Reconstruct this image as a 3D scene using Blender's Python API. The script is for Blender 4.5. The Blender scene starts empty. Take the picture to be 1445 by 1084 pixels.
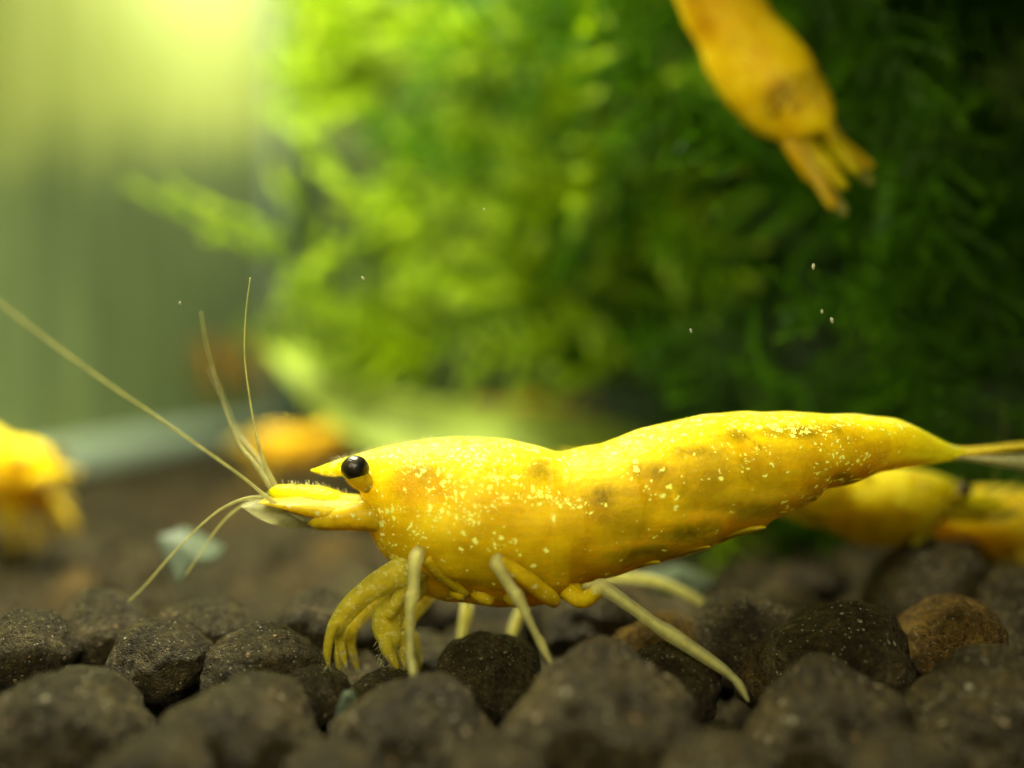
import bpy, bmesh, math, random
import numpy as np
from mathutils import Vector, Matrix, Euler, noise

# ------------------------------------------------------------------ units: 1 unit = 1 cm
sc = bpy.context.scene
sc.unit_settings.system = 'METRIC'
sc.unit_settings.scale_length = 0.01
F, CX, CY, H = 1251.0, 722.5, 542.0, 0.94      # focal length in photo pixels, centre, camera height

# ------------------------------------------------------------------ camera
cam_data = bpy.data.cameras.new('camera')
cam = bpy.data.objects.new('camera', cam_data)
sc.collection.objects.link(cam)
sc.camera = cam
cam.location = (0, 0, H)
cam.rotation_euler = (math.radians(90), 0, 0)
cam_data.sensor_width = 36.0
cam_data.lens = 36.0 * F / 1445.0
cam_data.clip_start = 0.05
cam_data.clip_end = 500
cam_data.dof.use_dof = True
cam_data.dof.focus_distance = 2.71
cam_data.dof.aperture_fstop = 0.165
cam_data.dof.aperture_blades = 0

# ------------------------------------------------------------------ light
world = bpy.data.worlds.new('World')
sc.world = world
world.use_nodes = True
bg = world.node_tree.nodes['Background']
bg.inputs[0].default_value = (0.80, 0.76, 0.40, 1)
bg.inputs[1].default_value = 0.18


def area_lamp(name, loc, target, sx, sy, watts, col, spread=180):
    l = bpy.data.lights.new(name, 'AREA')
    l.shape = 'RECTANGLE'
    l.size, l.size_y, l.energy, l.color = sx, sy, watts, col
    l.spread = math.radians(spread)
    o = bpy.data.objects.new(name, l)
    sc.collection.objects.link(o)
    o.location = loc
    o.rotation_euler = (Vector(target) - Vector(loc)).to_track_quat('-Z', 'Y').to_euler()
    return o


# the tank's LED hood: a bar over the back left; the front lamp is an added fill
area_lamp('tank_light_rear', (-1.5, 4.5, 5.2), (-0.6, 5.8, 1.0), 2.6, 1.4, 780, (1.0, 0.96, 0.66), 125)
area_lamp('fill_light_front', (-0.9, -1.1, 3.5), (0.0, 3.0, 0.6), 3.5, 1.5, 215, (1.0, 0.94, 0.66))  # added fill for the shrimp's near flank
area_lamp('tank_light_corner', (-1.6, 12.0, 11.0), (-4.6, 12.0, 3.0), 4.0, 3.0, 1500, (1.0, 1.0, 0.75))

sc.view_settings.view_transform = 'Standard'
sc.view_settings.look = 'None'
sc.view_settings.exposure = 0.0
sc.view_settings.gamma = 1.0
sc.render.engine = 'CYCLES'
sc.cycles.use_denoising = True
sc.cycles.max_bounces = 5
sc.cycles.diffuse_bounces = 2
sc.cycles.use_adaptive_sampling = True
sc.cycles.adaptive_threshold = 0.03
sc.cycles.sample_clamp_indirect = 6
sc.cycles.transparent_max_bounces = 12
sc.cycles.caustics_reflective = False
sc.cycles.caustics_refractive = False

rng = random.Random(7)
col = sc.collection


# ------------------------------------------------------------------ helpers
def P(px, py, d):
    """photo pixel at depth d (cm in front of the lens)"""
    return Vector(((px - CX) * d / F, d, H - (py - CY) * d / F))


def mesh_obj(name, verts, faces, mat, parent=None, smooth=True):
    me = bpy.data.meshes.new(name)
    me.from_pydata([tuple(v) for v in verts], [], faces)
    if smooth:
        me.polygons.foreach_set('use_smooth', [True] * len(me.polygons))
    me.update()
    o = bpy.data.objects.new(name, me)
    col.objects.link(o)
    if mat:
        me.materials.append(mat)
    if parent:
        o.parent = parent
    return o


def tag(o, label, cat, group=None, kind=None):
    if label:
        o['label'] = label
    if cat:
        o['category'] = cat
    if group:
        o['group'] = group
    if kind:
        o['kind'] = kind
    return o


def empty(name, loc):
    o = bpy.data.objects.new(name, None)
    col.objects.link(o)
    o.location = loc
    o.empty_display_size = 0.1
    return o


def copy_tree(o, parent=None, skip=()):
    c = o.copy()
    col.objects.link(c)
    c.parent = parent
    for ch in o.children:
        if ch.name.split('.')[0] not in skip:
            copy_tree(ch, c, skip)
    return c


def spline(pts, n):
    """Catmull-Rom through rows of pts (any width)"""
    p = np.array(pts, float)
    p = np.vstack([2 * p[0] - p[1], p, 2 * p[-1] - p[-2]])
    seg = len(p) - 3
    out = []
    for t in np.linspace(0, seg, n):
        i = min(int(t), seg - 1)
        u = t - i
        a, b, c, d = p[i], p[i + 1], p[i + 2], p[i + 3]
        out.append(0.5 * ((2 * b) + (-a + c) * u + (2 * a - 5 * b + 4 * c - d) * u * u + (-a + 3 * b - 3 * c + d) * u ** 3))
    return np.array(out)


def tube_data(pts, radii, n=24, seg=10, flat=1.0, wob=0.0, smooth=True):
    """closed tapered tube through pts; flat squeezes it across y"""
    rows = [list(p) + [r] for p, r in zip(pts, radii)]
    if smooth:
        s = spline(rows, n)
    else:
        s = np.array(rows)
        n = len(s)
    verts, faces = [], []
    ref = Vector((0, 1, 0))
    for i in range(n):
        c = Vector(s[i][:3])
        t = Vector(s[min(i + 1, n - 1)][:3]) - Vector(s[max(i - 1, 0)][:3])
        t.normalize()
        side = ref - t * ref.dot(t)
        if side.length < 0.1:
            side = Vector((1, 0, 0)) - t * t.x
        side.normalize()
        up = t.cross(side)
        r = max(s[i][3], 0.0008)
        if wob:
            r *= 1 + wob * noise.noise(c * 9)
        for k in range(seg):
            a = 2 * math.pi * k / seg
            verts.append(c + side * (math.cos(a) * r * flat) + up * (math.sin(a) * r))
    for i in range(n - 1):
        for k in range(seg):
            a, b = i * seg + k, i * seg + (k + 1) % seg
            faces.append((a, b, b + seg, a + seg))
    faces.append(tuple(range(seg - 1, -1, -1)))
    faces.append(tuple(range((n - 1) * seg, n * seg)))
    return verts, faces


def join_data(parts):
    V, Fc = [], []
    for v, f in parts:
        o = len(V)
        V += list(v)
        Fc += [tuple(i + o for i in q) for q in f]
    return V, Fc


# ------------------------------------------------------------------ materials
def new_mat(name):
    m = bpy.data.materials.new(name)
    m.use_nodes = True
    nt = m.node_tree
    return m, nt, nt.nodes['Principled BSDF'], nt.nodes['Material Output']


def N(nt, t, **kw):
    n = nt.nodes.new(t)
    for k, v in kw.items():
        setattr(n, k, v)
    return n


def setin(n, **kw):
    for k, v in kw.items():
        n.inputs[k.replace('_', ' ')].default_value = v
    return n


def noise_node(nt, vec, scale, detail=3, rough=0.55, dist=0.0):
    n = N(nt, 'ShaderNodeTexNoise')
    n.inputs['Scale'].default_value = scale
    n.inputs['Detail'].default_value = detail
    n.inputs['Roughness'].default_value = rough
    n.inputs['Distortion'].default_value = dist
    nt.links.new(vec, n.inputs['Vector'])
    return n


def ramp(nt, fac, stops):
    r = N(nt, 'ShaderNodeValToRGB')
    e = r.color_ramp.elements
    while len(e) < len(stops):
        e.new(0.5)
    for el, (p, c) in zip(e, stops):
        el.position = p
        el.color = (c[0], c[1], c[2], 1) if not isinstance(c, (int, float)) else (c, c, c, 1)
    nt.links.new(fac, r.inputs[0])
    return r


def mixc(nt, fac, a, b, mode='MIX'):
    m = N(nt, 'ShaderNodeMix', data_type='RGBA', blend_type=mode)
    for s, v in ((0, fac), (6, a), (7, b)):
        if hasattr(v, 'links') or hasattr(v, 'is_linked'):
            nt.links.new(v, m.inputs[s])
        else:
            m.inputs[s].default_value = v if s == 0 else (v[0], v[1], v[2], 1)
    return m.outputs[2]


def math_n(nt, op, a, b=0.0, clamp=False):
    m = N(nt, 'ShaderNodeMath', operation=op, use_clamp=clamp)
    for i, v in enumerate((a, b)):
        if isinstance(v, (int, float)):
            m.inputs[i].default_value = v
        else:
            nt.links.new(v, m.inputs[i])
    return m.outputs[0]


def bump(nt, height, strength, dist, bsdf, normal=None):
    b = N(nt, 'ShaderNodeBump')
    b.inputs['Strength'].default_value = strength
    b.inputs['Distance'].default_value = dist
    nt.links.new(height, b.inputs['Height'])
    if normal:
        nt.links.new(normal, b.inputs['Normal'])
    nt.links.new(b.outputs[0], bsdf.inputs['Normal'])
    return b.outputs[0]


def soil_material(name, k):
    m, nt, b, out = new_mat(name)
    tc0 = N(nt, 'ShaderNodeTexCoord').outputs['Object']
    vm = N(nt, 'ShaderNodeVectorMath', operation='SCALE')
    vm.inputs['Scale'].default_value = k
    nt.links.new(tc0, vm.inputs[0])
    tc = vm.outputs[0]
    oi = N(nt, 'ShaderNodeObjectInfo')
    n1 = noise_node(nt, tc, 1.6, 4)
    n2 = noise_node(nt, tc, 8, 5, 0.68)
    c = ramp(nt, n1.outputs[0], [(0.3, (0.040, 0.028, 0.009)), (0.55, (0.094, 0.070, 0.025)), (0.75, (0.165, 0.127, 0.050))]).outputs[0]
    sp = ramp(nt, n2.outputs[0], [(0.34, 0.3), (0.64, 1.5)]).outputs[0]
    c = mixc(nt, 1.0, c, sp, 'MULTIPLY')
    # each pellet its own tone (object colour), tan mineral grains and pale flecks painted in as wet glints
    c = mixc(nt, 1.0, c, oi.outputs['Color'], 'MULTIPLY')
    v = N(nt, 'ShaderNodeTexVoronoi')
    v.inputs['Scale'].default_value = 7
    nt.links.new(tc, v.inputs['Vector'])
    sepv = N(nt, 'ShaderNodeSeparateColor')
    nt.links.new(v.outputs['Color'], sepv.inputs[0])
    on = math_n(nt, 'GREATER_THAN', sepv.outputs[0], 0.93)
    near = ramp(nt, v.outputs['Distance'], [(0.22, 1.0), (0.34, 0.0)]).outputs[0]
    grain = math_n(nt, 'MULTIPLY', on, near)
    gcol = mixc(nt, sepv.outputs[1], (0.42, 0.24, 0.09), (0.55, 0.50, 0.34))
    c = mixc(nt, grain, c, gcol)
    v2 = N(nt, 'ShaderNodeTexVoronoi')
    v2.inputs['Scale'].default_value = 22
    nt.links.new(tc, v2.inputs['Vector'])
    sep2 = N(nt, 'ShaderNodeSeparateColor')
    nt.links.new(v2.outputs['Color'], sep2.inputs[0])
    fl = math_n(nt, 'MULTIPLY', math_n(nt, 'GREATER_THAN', sep2.outputs[0], 0.90), math_n(nt, 'LESS_THAN', v2.outputs['Distance'], 0.35))
    c = mixc(nt, fl, c, (0.45, 0.42, 0.28))
    nt.links.new(c, b.inputs['Base Color'])
    rr = ramp(nt, n2.outputs[0], [(0.3, 0.8), (0.6, 0.45), (0.72, 0.22)]).outputs[0]
    nt.links.new(rr, b.inputs['Roughness'])
    b.inputs['Specular IOR Level'].default_value = 0.22
    n3 = noise_node(nt, tc, 26, 3, 0.6)
    hsum = math_n(nt, 'ADD', math_n(nt, 'MULTIPLY', n2.outputs[0], 1.0), math_n(nt, 'MULTIPLY', n3.outputs[0], 0.45))
    hsum = math_n(nt, 'ADD', hsum, math_n(nt, 'MULTIPLY', grain, 0.5))
    bump(nt, hsum, 1.0, 0.16, b)
    return m


def shrimp_body_material():
    m, nt, b, out = new_mat('shrimp_shell')
    tc = N(nt, 'ShaderNodeTexCoord').outputs['Object']
    at = N(nt, 'ShaderNodeAttribute', attribute_name='marks')
    sep = N(nt, 'ShaderNodeSeparateColor')
    nt.links.new(at.outputs['Color'], sep.inputs[0])
    dens, olive, pale = sep.outputs[0], sep.outputs[1], sep.outputs[2]
    n1 = noise_node(nt, tc, 7, 4, 0.6)
    c = ramp(nt, n1.outputs[0], [(0.32, (0.66, 0.40, 0.002)), (0.5, (0.78, 0.54, 0.003)), (0.68, (0.86, 0.65, 0.005))]).outputs[0]
    # streaky muscle fibres seen through the shell
    mp = N(nt, 'ShaderNodeMapping')
    mp.inputs['Scale'].default_value = (4, 10, 26)
    mp.inputs['Rotation'].default_value = (0, math.radians(14), 0)
    nt.links.new(tc, mp.inputs['Vector'])
    nf = noise_node(nt, mp.outputs[0], 2.2, 4, 0.65, 0.4)
    fib = ramp(nt, nf.outputs[0], [(0.35, 0.82), (0.65, 1.08)]).outputs[0]
    c = mixc(nt, 0.5, c, fib, 'MULTIPLY')
    nol = noise_node(nt, tc, 11, 6, 0.65, 0.6)
    olm = math_n(nt, 'MULTIPLY', math_n(nt, 'MULTIPLY', olive, 1.25), ramp(nt, nol.outputs[0], [(0.34, 0.25), (0.56, 1.2)]).outputs[0], True)
    c = mixc(nt, olm, c, (0.30, 0.20, 0.002))
    c = mixc(nt, math_n(nt, 'MULTIPLY', pale, 0.75), c, (0.98, 0.80, 0.03))
    # chromatophore granules in clusters
    nd = noise_node(nt, tc, 60, 2)
    addv = N(nt, 'ShaderNodeVectorMath', operation='MULTIPLY_ADD')
    nt.links.new(nd.outputs['Color'], addv.inputs[0])
    addv.inputs[1].default_value = (0.03, 0.03, 0.03)
    nt.links.new(tc, addv.inputs[2])
    spots = None
    for scale, cut in ((52, 0.0), (95, 0.04)):
        v = N(nt, 'ShaderNodeTexVoronoi')
        v.inputs['Scale'].default_value = scale
        nt.links.new(addv.outputs[0], v.inputs['Vector'])
        sv = N(nt, 'ShaderNodeSeparateColor')
        nt.links.new(v.outputs['Color'], sv.inputs[0])
        on = math_n(nt, 'LESS_THAN', sv.outputs[0], math_n(nt, 'SUBTRACT', dens, cut))
        sz = math_n(nt, 'MULTIPLY_ADD', sv.outputs[1], 0.28)
        sz.node.inputs[2].default_value = 0.22
        ins = math_n(nt, 'LESS_THAN', v.outputs['Distance'], sz)
        s = math_n(nt, 'MULTIPLY', on, ins)
        spots = s if spots is None else math_n(nt, 'MAXIMUM', spots, s)
    c = mixc(nt, spots, c, (1.0, 0.93, 0.24))
    oi = N(nt, 'ShaderNodeObjectInfo')
    c = mixc(nt, 1.0, c, oi.outputs['Color'], 'MULTIPLY')
    nt.links.new(c, b.inputs['Base Color'])
    b.inputs['Subsurface Weight'].default_value = 1.0
    b.inputs['Subsurface Radius'].default_value = (1.0, 0.97, 0.10)
    b.inputs['Subsurface Scale'].default_value = 0.34
    b.inputs['Roughness'].default_value = 0.42
    b.inputs['Specular IOR Level'].default_value = 0.10
    nb = noise_node(nt, tc, 55, 3)
    hsum = math_n(nt, 'ADD', math_n(nt, 'MULTIPLY', nb.outputs[0], 0.5), math_n(nt, 'MULTIPLY', spots, 0.25))
    bump(nt, hsum, 0.6, 0.02, b)
    return m


def limb_material(name, colr, tr=0.45, alpha=1.0, spots=0.0, sss=0.05, use_tint=True):
    m, nt, b, out = new_mat(name)
    tc = N(nt, 'ShaderNodeTexCoord').outputs['Object']
    n1 = noise_node(nt, tc, 30, 3)
    c = ramp(nt, n1.outputs[0], [(0.3, [x * 0.75 for x in colr]), (0.7, [min(1, x * 1.15) for x in colr])]).outputs[0]
    if spots:
        v = N(nt, 'ShaderNodeTexVoronoi')
        v.inputs['Scale'].default_value = 62
        nd = noise_node(nt, tc, 50, 2)
        av = N(nt, 'ShaderNodeVectorMath', operation='MULTIPLY_ADD')
        nt.links.new(nd.outputs['Color'], av.inputs[0])
        av.inputs[1].default_value = (0.03, 0.03, 0.03)
        nt.links.new(tc, av.inputs[2])
        nt.links.new(av.outputs[0], v.inputs['Vector'])
        sv = N(nt, 'ShaderNodeSeparateColor')
        nt.links.new(v.outputs['Color'], sv.inputs[0])
        s = math_n(nt, 'MULTIPLY', math_n(nt, 'LESS_THAN', sv.outputs[0], spots), math_n(nt, 'LESS_THAN', v.outputs['Distance'], 0.42))
        c = mixc(nt, s, c, (1.0, 0.93, 0.28))
    oi = N(nt, 'ShaderNodeObjectInfo')
    if use_tint:
        c = mixc(nt, 1.0, c, oi.outputs['Color'], 'MULTIPLY')
    nt.links.new(c, b.inputs['Base Color'])
    b.inputs['Roughness'].default_value = 0.4
    b.inputs['Specular IOR Level'].default_value = 0.15
    b.inputs['Subsurface Weight'].default_value = 0.6
    b.inputs['Subsurface Radius'].default_value = (1, 0.9, 0.3)
    b.inputs['Subsurface Scale'].default_value = sss
    bump(nt, n1.outputs[0], 0.25, 0.01, b)
    t = N(nt, 'ShaderNodeBsdfTranslucent')
    nt.links.new(c, t.inputs[0])
    mx = N(nt, 'ShaderNodeMixShader')
    mx.inputs[0].default_value = tr
    nt.links.new(b.outputs[0], mx.inputs[1])
    nt.links.new(t.outputs[0], mx.inputs[2])
    last = mx.outputs[0]
    if alpha < 1:
        tp = N(nt, 'ShaderNodeBsdfTransparent')
        mx2 = N(nt, 'ShaderNodeMixShader')
        mx2.inputs[0].default_value = 1 - alpha
        nt.links.new(last, mx2.inputs[1])
        nt.links.new(tp.outputs[0], mx2.inputs[2])
        last = mx2.outputs[0]
    nt.links.new(last, out.inputs[0])
    return m


def eye_material():
    m, nt, b, out = new_mat('eye')
    tc = N(nt, 'ShaderNodeTexCoord').outputs['Object']
    n1 = noise_node(nt, tc, 16, 2)
    c = ramp(nt, n1.outputs[0], [(0.35, (0.004, 0.003, 0.002)), (0.7, (0.05, 0.028, 0.006))]).outputs[0]
    nt.links.new(c, b.inputs['Base Color'])
    b.inputs['Roughness'].default_value = 0.28
    v = N(nt, 'ShaderNodeTexVoronoi')
    v.inputs['Scale'].default_value = 160
    nt.links.new(tc, v.inputs['Vector'])
    bump(nt, v.outputs['Distance'], 0.25, 0.004, b)
    return m


def moss_material(name, stops):
    m, nt, b, out = new_mat(name)
    tc = N(nt, 'ShaderNodeTexCoord').outputs['Object']
    n1 = noise_node(nt, tc, 3, 3)
    at = N(nt, 'ShaderNodeAttribute', attribute_name='tip')
    c = ramp(nt, n1.outputs[0], list(zip((0.3, 0.55, 0.75), stops))).outputs[0]
    c = mixc(nt, math_n(nt, 'MULTIPLY', at.outputs['Fac'], 0.8), c, [x * 1.5 for x in stops[2]] if stops[2][0] < .2 else (0.42, 0.58, 0.10))  # paler tips put the moss highlights into the colour
    nt.links.new(c, b.inputs['Base Color'])
    b.inputs['Roughness'].default_value = 0.4
    b.inputs['Specular IOR Level'].default_value = 0.12
    t = N(nt, 'ShaderNodeBsdfTranslucent')
    c2 = mixc(nt, 1.0, c, (1.3, 1.25, 0.5), 'MULTIPLY')
    nt.links.new(c2, t.inputs[0])
    mx = N(nt, 'ShaderNodeMixShader')
    mx.inputs[0].default_value = 0.5
    nt.links.new(b.outputs[0], mx.inputs[1])
    nt.links.new(t.outputs[0], mx.inputs[2])
    nt.links.new(mx.outputs[0], out.inputs[0])
    return m


def pane_material(name, low_c, top_c):
    """glass with an algae film: lit upper glow painted yellow-green, grey-green below, streaked"""
    m, nt, b, out = new_mat(name)
    geo = N(nt, 'ShaderNodeNewGeometry').outputs['Position']
    sx = N(nt, 'ShaderNodeSeparateXYZ')
    nt.links.new(geo, sx.inputs[0])
    mp = N(nt, 'ShaderNodeMapping')
    mp.inputs['Scale'].default_value = (1.6, 1.6, 0.28)
    nt.links.new(geo, mp.inputs['Vector'])
    st = noise_node(nt, mp.outputs[0], 1.5, 4, 0.6, 0.3)
    big = noise_node(nt, geo, 0.35, 2)
    # edge of the painted glow climbs towards the corner
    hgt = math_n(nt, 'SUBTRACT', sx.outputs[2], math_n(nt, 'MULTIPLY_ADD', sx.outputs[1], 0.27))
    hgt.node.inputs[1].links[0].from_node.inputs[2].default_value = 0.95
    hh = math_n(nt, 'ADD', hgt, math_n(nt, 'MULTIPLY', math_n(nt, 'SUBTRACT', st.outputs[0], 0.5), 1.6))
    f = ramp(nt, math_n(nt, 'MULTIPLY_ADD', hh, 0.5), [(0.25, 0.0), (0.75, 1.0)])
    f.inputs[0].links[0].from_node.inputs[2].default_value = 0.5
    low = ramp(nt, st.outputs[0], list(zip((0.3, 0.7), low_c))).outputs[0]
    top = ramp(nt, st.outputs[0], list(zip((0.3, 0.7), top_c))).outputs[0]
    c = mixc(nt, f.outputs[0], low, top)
    nt.links.new(c, b.inputs['Base Color'])
    b.inputs['Roughness'].default_value = 0.25
    bump(nt, big.outputs[0], 0.1, 0.1, b)
    return m


def simple_mat(name, colr, rough=0.5, tr=0.0, alpha=1.0, ns=12, spread=0.25):
    m, nt, b, out = new_mat(name)
    tc = N(nt, 'ShaderNodeTexCoord').outputs['Object']
    n1 = noise_node(nt, tc, ns, 4)
    c = ramp(nt, n1.outputs[0], [(0.3, [x * (1 - spread) for x in colr]), (0.7, [min(1, x * (1 + spread)) for x in colr])]).outputs[0]
    nt.links.new(c, b.inputs['Base Color'])
    b.inputs['Roughness'].default_value = rough
    bump(nt, n1.outputs[0], 0.3, 0.02, b)
    last = b.outputs[0]
    if tr:
        t = N(nt, 'ShaderNodeBsdfTranslucent')
        nt.links.new(c, t.inputs[0])
        mx = N(nt, 'ShaderNodeMixShader')
        mx.inputs[0].default_value = tr
        nt.links.new(last, mx.inputs[1])
        nt.links.new(t.outputs[0], mx.inputs[2])
        last = mx.outputs[0]
    if alpha < 1:
        tp = N(nt, 'ShaderNodeBsdfTransparent')
        mx = N(nt, 'ShaderNodeMixShader')
        mx.inputs[0].default_value = 1 - alpha
        nt.links.new(last, mx.inputs[1])
        nt.links.new(tp.outputs[0], mx.inputs[2])
        last = mx.outputs[0]
    nt.links.new(last, out.inputs[0])
    return m


M_soil = soil_material('soil', 1.0)
M_soil_far = soil_material('soil_mass', 6.0)
M_shell = shrimp_body_material()
M_head = limb_material('shrimp_head_limb', (0.88, 0.58, 0.008), 0.35, 1.0, 0.14, 0.10)
M_leg = limb_material('shrimp_leg', (0.93, 0.88, 0.42), 0.55, 0.46, 0.14, 0.04)
M_claw = limb_material('shrimp_claw_leg', (0.84, 0.74, 0.06), 0.5, 0.66, 0.55, 0.04)
M_fan = limb_material('shrimp_clear_blade', (0.66, 0.64, 0.34), 0.5, 0.5, 0.0, 0.03)
M_tail = limb_material('shrimp_tail_blade', (0.86, 0.66, 0.06), 0.45, 0.85, 0.0, 0.04)
M_whisker = limb_material('shrimp_whisker', (0.50, 0.48, 0.20), 0.4, 0.62, 0.0, 0.02)
M_core = limb_material('shrimp_leg_muscle', (0.90, 0.80, 0.22), 0.4, 0.9, 0.0, 0.04)
M_eye = eye_material()
M_moss_shaded = moss_material('moss_leaf_shaded', ((0.014, 0.052, 0.0004), (0.040, 0.120, 0.0008), (0.085, 0.20, 0.0015)))  # the right bank's shade is put into this darker green
M_moss_lit = moss_material('moss_leaf_lit', ((0.10, 0.19, 0.001), (0.22, 0.34, 0.002), (0.38, 0.50, 0.006)))  # same moss, the left side's light put into a lighter green
M_pane = pane_material('algae_film_glow_glass', ((0.12, 0.16, 0.07), (0.24, 0.32, 0.12)), ((0.42, 0.50, 0.10), (0.62, 0.68, 0.20)))  # light on the upper wall is put into the brighter top colours
M_pane_back = pane_material('shaded_film_glass', ((0.030, 0.045, 0.025), (0.050, 0.070, 0.036)), ((0.10, 0.15, 0.04), (0.22, 0.28, 0.08)))  # unlit rear pane: its shade is put into darker film colours
M_seam = simple_mat('silicone', (0.26, 0.33, 0.24), 0.4, ns=3, spread=0.15)
M_leaf = simple_mat('leaf_blade', (0.29, 0.39, 0.02), 0.6, 0.45, ns=4)
M_flake = simple_mat('pale_flake', (0.12, 0.155, 0.10), 0.35, 0.3, 0.75)
M_speck = simple_mat('speck', (0.45, 0.46, 0.32), 0.5, 0.3, ns=80)
M_ground = simple_mat('mud', (0.022, 0.018, 0.010), 0.9, ns=9)


# ------------------------------------------------------------------ setting: bed and tank walls
def bed_h(x, y):
    """height of the bed surface (pellet tops) in cm"""
    h = 0.05 * noise.noise(Vector((x * 0.7, y * 0.7, 3.1))) + 0.03 * noise.noise(Vector((x * 1.7, y * 1.7, 8.0)))
    h += 0.30 * math.exp(-(((x - 1.75) / 0.7) ** 2 + ((y - 3.7) / 0.6) ** 2))
    h += 0.10 * math.exp(-(((x + 1.2) / 0.9) ** 2 + ((y - 3.0) / 0.8) ** 2))
    h -= 0.05 * math.exp(-(((x - 0.1) / 0.7) ** 2 + ((y - 2.9) / 0.35) ** 2))
    return h


XL, YB, XR = -4.6, 17.0, 11.0
gv, gf = [], []
nx, ny = 90, 110
for j in range(ny + 1):
    for i in range(nx + 1):
        x = XL + (XR - XL) * i / nx
        y = 1.2 + (YB - 1.2) * (j / ny) ** 1.4
        gv.append((x, y, bed_h(x, y) - 0.34))
for j in range(ny):
    for i in range(nx):
        a = j * (nx + 1) + i
        gf.append((a, a + 1, a + nx + 2, a + nx + 1))
ground = mesh_obj('substrate_bed', gv, gf, M_ground)
ground['kind'] = 'structure'


def box_data(x0, x1, y0, y1, z0, z1):
    v = [(x, y, z) for z in (z0, z1) for y in (y0, y1) for x in (x0, x1)]
    f = [(0, 2, 3, 1), (4, 5, 7, 6), (0, 1, 5, 4), (1, 3, 7, 5), (3, 2, 6, 7), (2, 0, 4, 6)]
    return v, f


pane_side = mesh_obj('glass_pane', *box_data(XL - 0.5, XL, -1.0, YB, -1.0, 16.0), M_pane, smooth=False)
tag(pane_side, 'hazy side glass of the tank under an algae film with a yellow-green glow painted in above', 'glass pane')
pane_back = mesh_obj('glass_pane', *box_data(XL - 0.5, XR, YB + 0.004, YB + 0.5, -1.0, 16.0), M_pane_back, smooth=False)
tag(pane_back, 'rear glass of the tank seen grey-green through gaps in the moss', 'glass pane')
sv, sf = tube_data([(XL + 0.02, YB - 0.02, z) for z in (-0.9, 2, 5, 9, 15.5)], [0.13, 0.11, 0.13, 0.10, 0.12], 20, 8)
mesh_obj('silicone_seam', sv, sf, M_seam, pane_side)
sv, sf = tube_data([(XL + 0.02, y, 0.12) for y in (3, 7, 10, 13, 16.9)], [0.2, 0.22, 0.25, 0.24, 0.2], 20, 8)
mesh_obj('silicone_seam', sv, sf, M_seam, pane_side)

# ------------------------------------------------------------------ soil pellets
def pellet_mesh(seed, sub, rough=0.16):
    bm = bmesh.new()
    bmesh.ops.create_icosphere(bm, subdivisions=sub, radius=1.0)
    off = Vector((seed * 7.3, seed * 3.1, seed * 1.7))
    r = random.Random(seed)
    sc_ = Vector((r.uniform(0.92, 1.15), r.uniform(0.9, 1.1), r.uniform(0.78, 0.95)))
    for v in bm.verts:
        n = v.co.normalized()
        k = 1 + rough * noise.noise(n * 1.3 + off) + rough * 0.5 * noise.noise(n * 3.2 + off)
        if sub > 2:
            k += 0.05 * noise.noise(n * 6 + off) + 0.045 * noise.noise(n * 12 + off)
        v.co = Vector((n.x * sc_.x, n.y * sc_.y, n.z * sc_.z)) * k
    me = bpy.data.meshes.new('soil_pellet')
    bm.to_mesh(me)
    bm.free()
    me.polygons.foreach_set('use_smooth', [True] * len(me.polygons))
    me.materials.append(M_soil)
    return me


PEL = [pellet_mesh(s + 1, 4) for s in range(10)]
PLO = [pellet_mesh(s + 40, 2, 0.2) for s in range(6)]
pellets = []      # (centre, radius, tone, label)


def fits(c, r, k=0.86):
    for q, rq, *_ in pellets:
        if (q - c).length < k * (r + rq):
            return False
    return True


def key_pellet(px, py_top, w_px, d, tone=(1, 1, 1), label=None):
    r = w_px / 2 * d / F
    top = P(px, py_top, d)
    pellets.append((Vector((top.x, d, top.z - r * 0.86)), r, tone, label))


key_pellet(850, 925, 270, 2.38, label='broad blurred pellet before the tip of the middle walking leg')
key_pellet(588, 966, 230, 2.36, label='blurred pellet on which the foremost walking leg sets its tip')
key_pellet(1165, 945, 230, 2.42)
key_pellet(338, 968, 210, 2.38)
key_pellet(90, 950, 240, 2.40)
key_pellet(1400, 930, 240, 2.45)
key_pellet(688, 893, 150, 2.84, label='dark pellet below the carapace between the two front walking legs')
key_pellet(722, 938, 92, 2.66, label='small dark pellet wedged behind the broad blurred one under the carapace')
key_pellet(930, 868, 150, 2.98, (3.2, 2.5, 1.0), 'ochre brown soil pellet under the long rear leg of the sharp yellow shrimp')
key_pellet(948, 915, 135, 2.72, label='dark pellet in front of the ochre one beside the long rear leg')
key_pellet(835, 815, 150, 3.28, label='dark pellet in the shade right under the first abdomen segment')
key_pellet(1340, 838, 145, 2.88, (2.9, 2.3, 1.35), 'tan pitted soil pellet lying on the raised bed below the tail')
key_pellet(1180, 858, 200, 2.80, label='large dark pellet beside the tan pitted one')
key_pellet(1310, 762, 185, 3.45, label='high lying pellet right in front of the blurred crouching shrimp')
key_pellet(1440, 800, 170, 3.3)
key_pellet(1050, 840, 150, 3.0)
key_pellet(1100, 905, 120, 2.86, (1.5, 1.3, 1.0))
key_pellet(228, 878, 130, 2.82)
key_pellet(372, 882, 170, 2.78)
key_pellet(290, 838, 150, 3.05)
key_pellet(140, 838, 150, 3.05)
key_pellet(450, 838, 110, 3.1)
key_pellet(30, 870, 140, 2.8)
key_pellet(545, 948, 120, 2.66, label='pellet under the claws that the shrimp is picking at')
key_pellet(440, 935, 120, 2.66)
key_pellet(700, 1040, 150, 2.15)
key_pellet(1010, 1030, 160, 2.15)
key_pellet(460, 1045, 150, 2.12)
key_pellet(220, 1035, 150, 2.12)
key_pellet(1280, 1030, 160, 2.12)
n_key = len(pellets)

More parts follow.
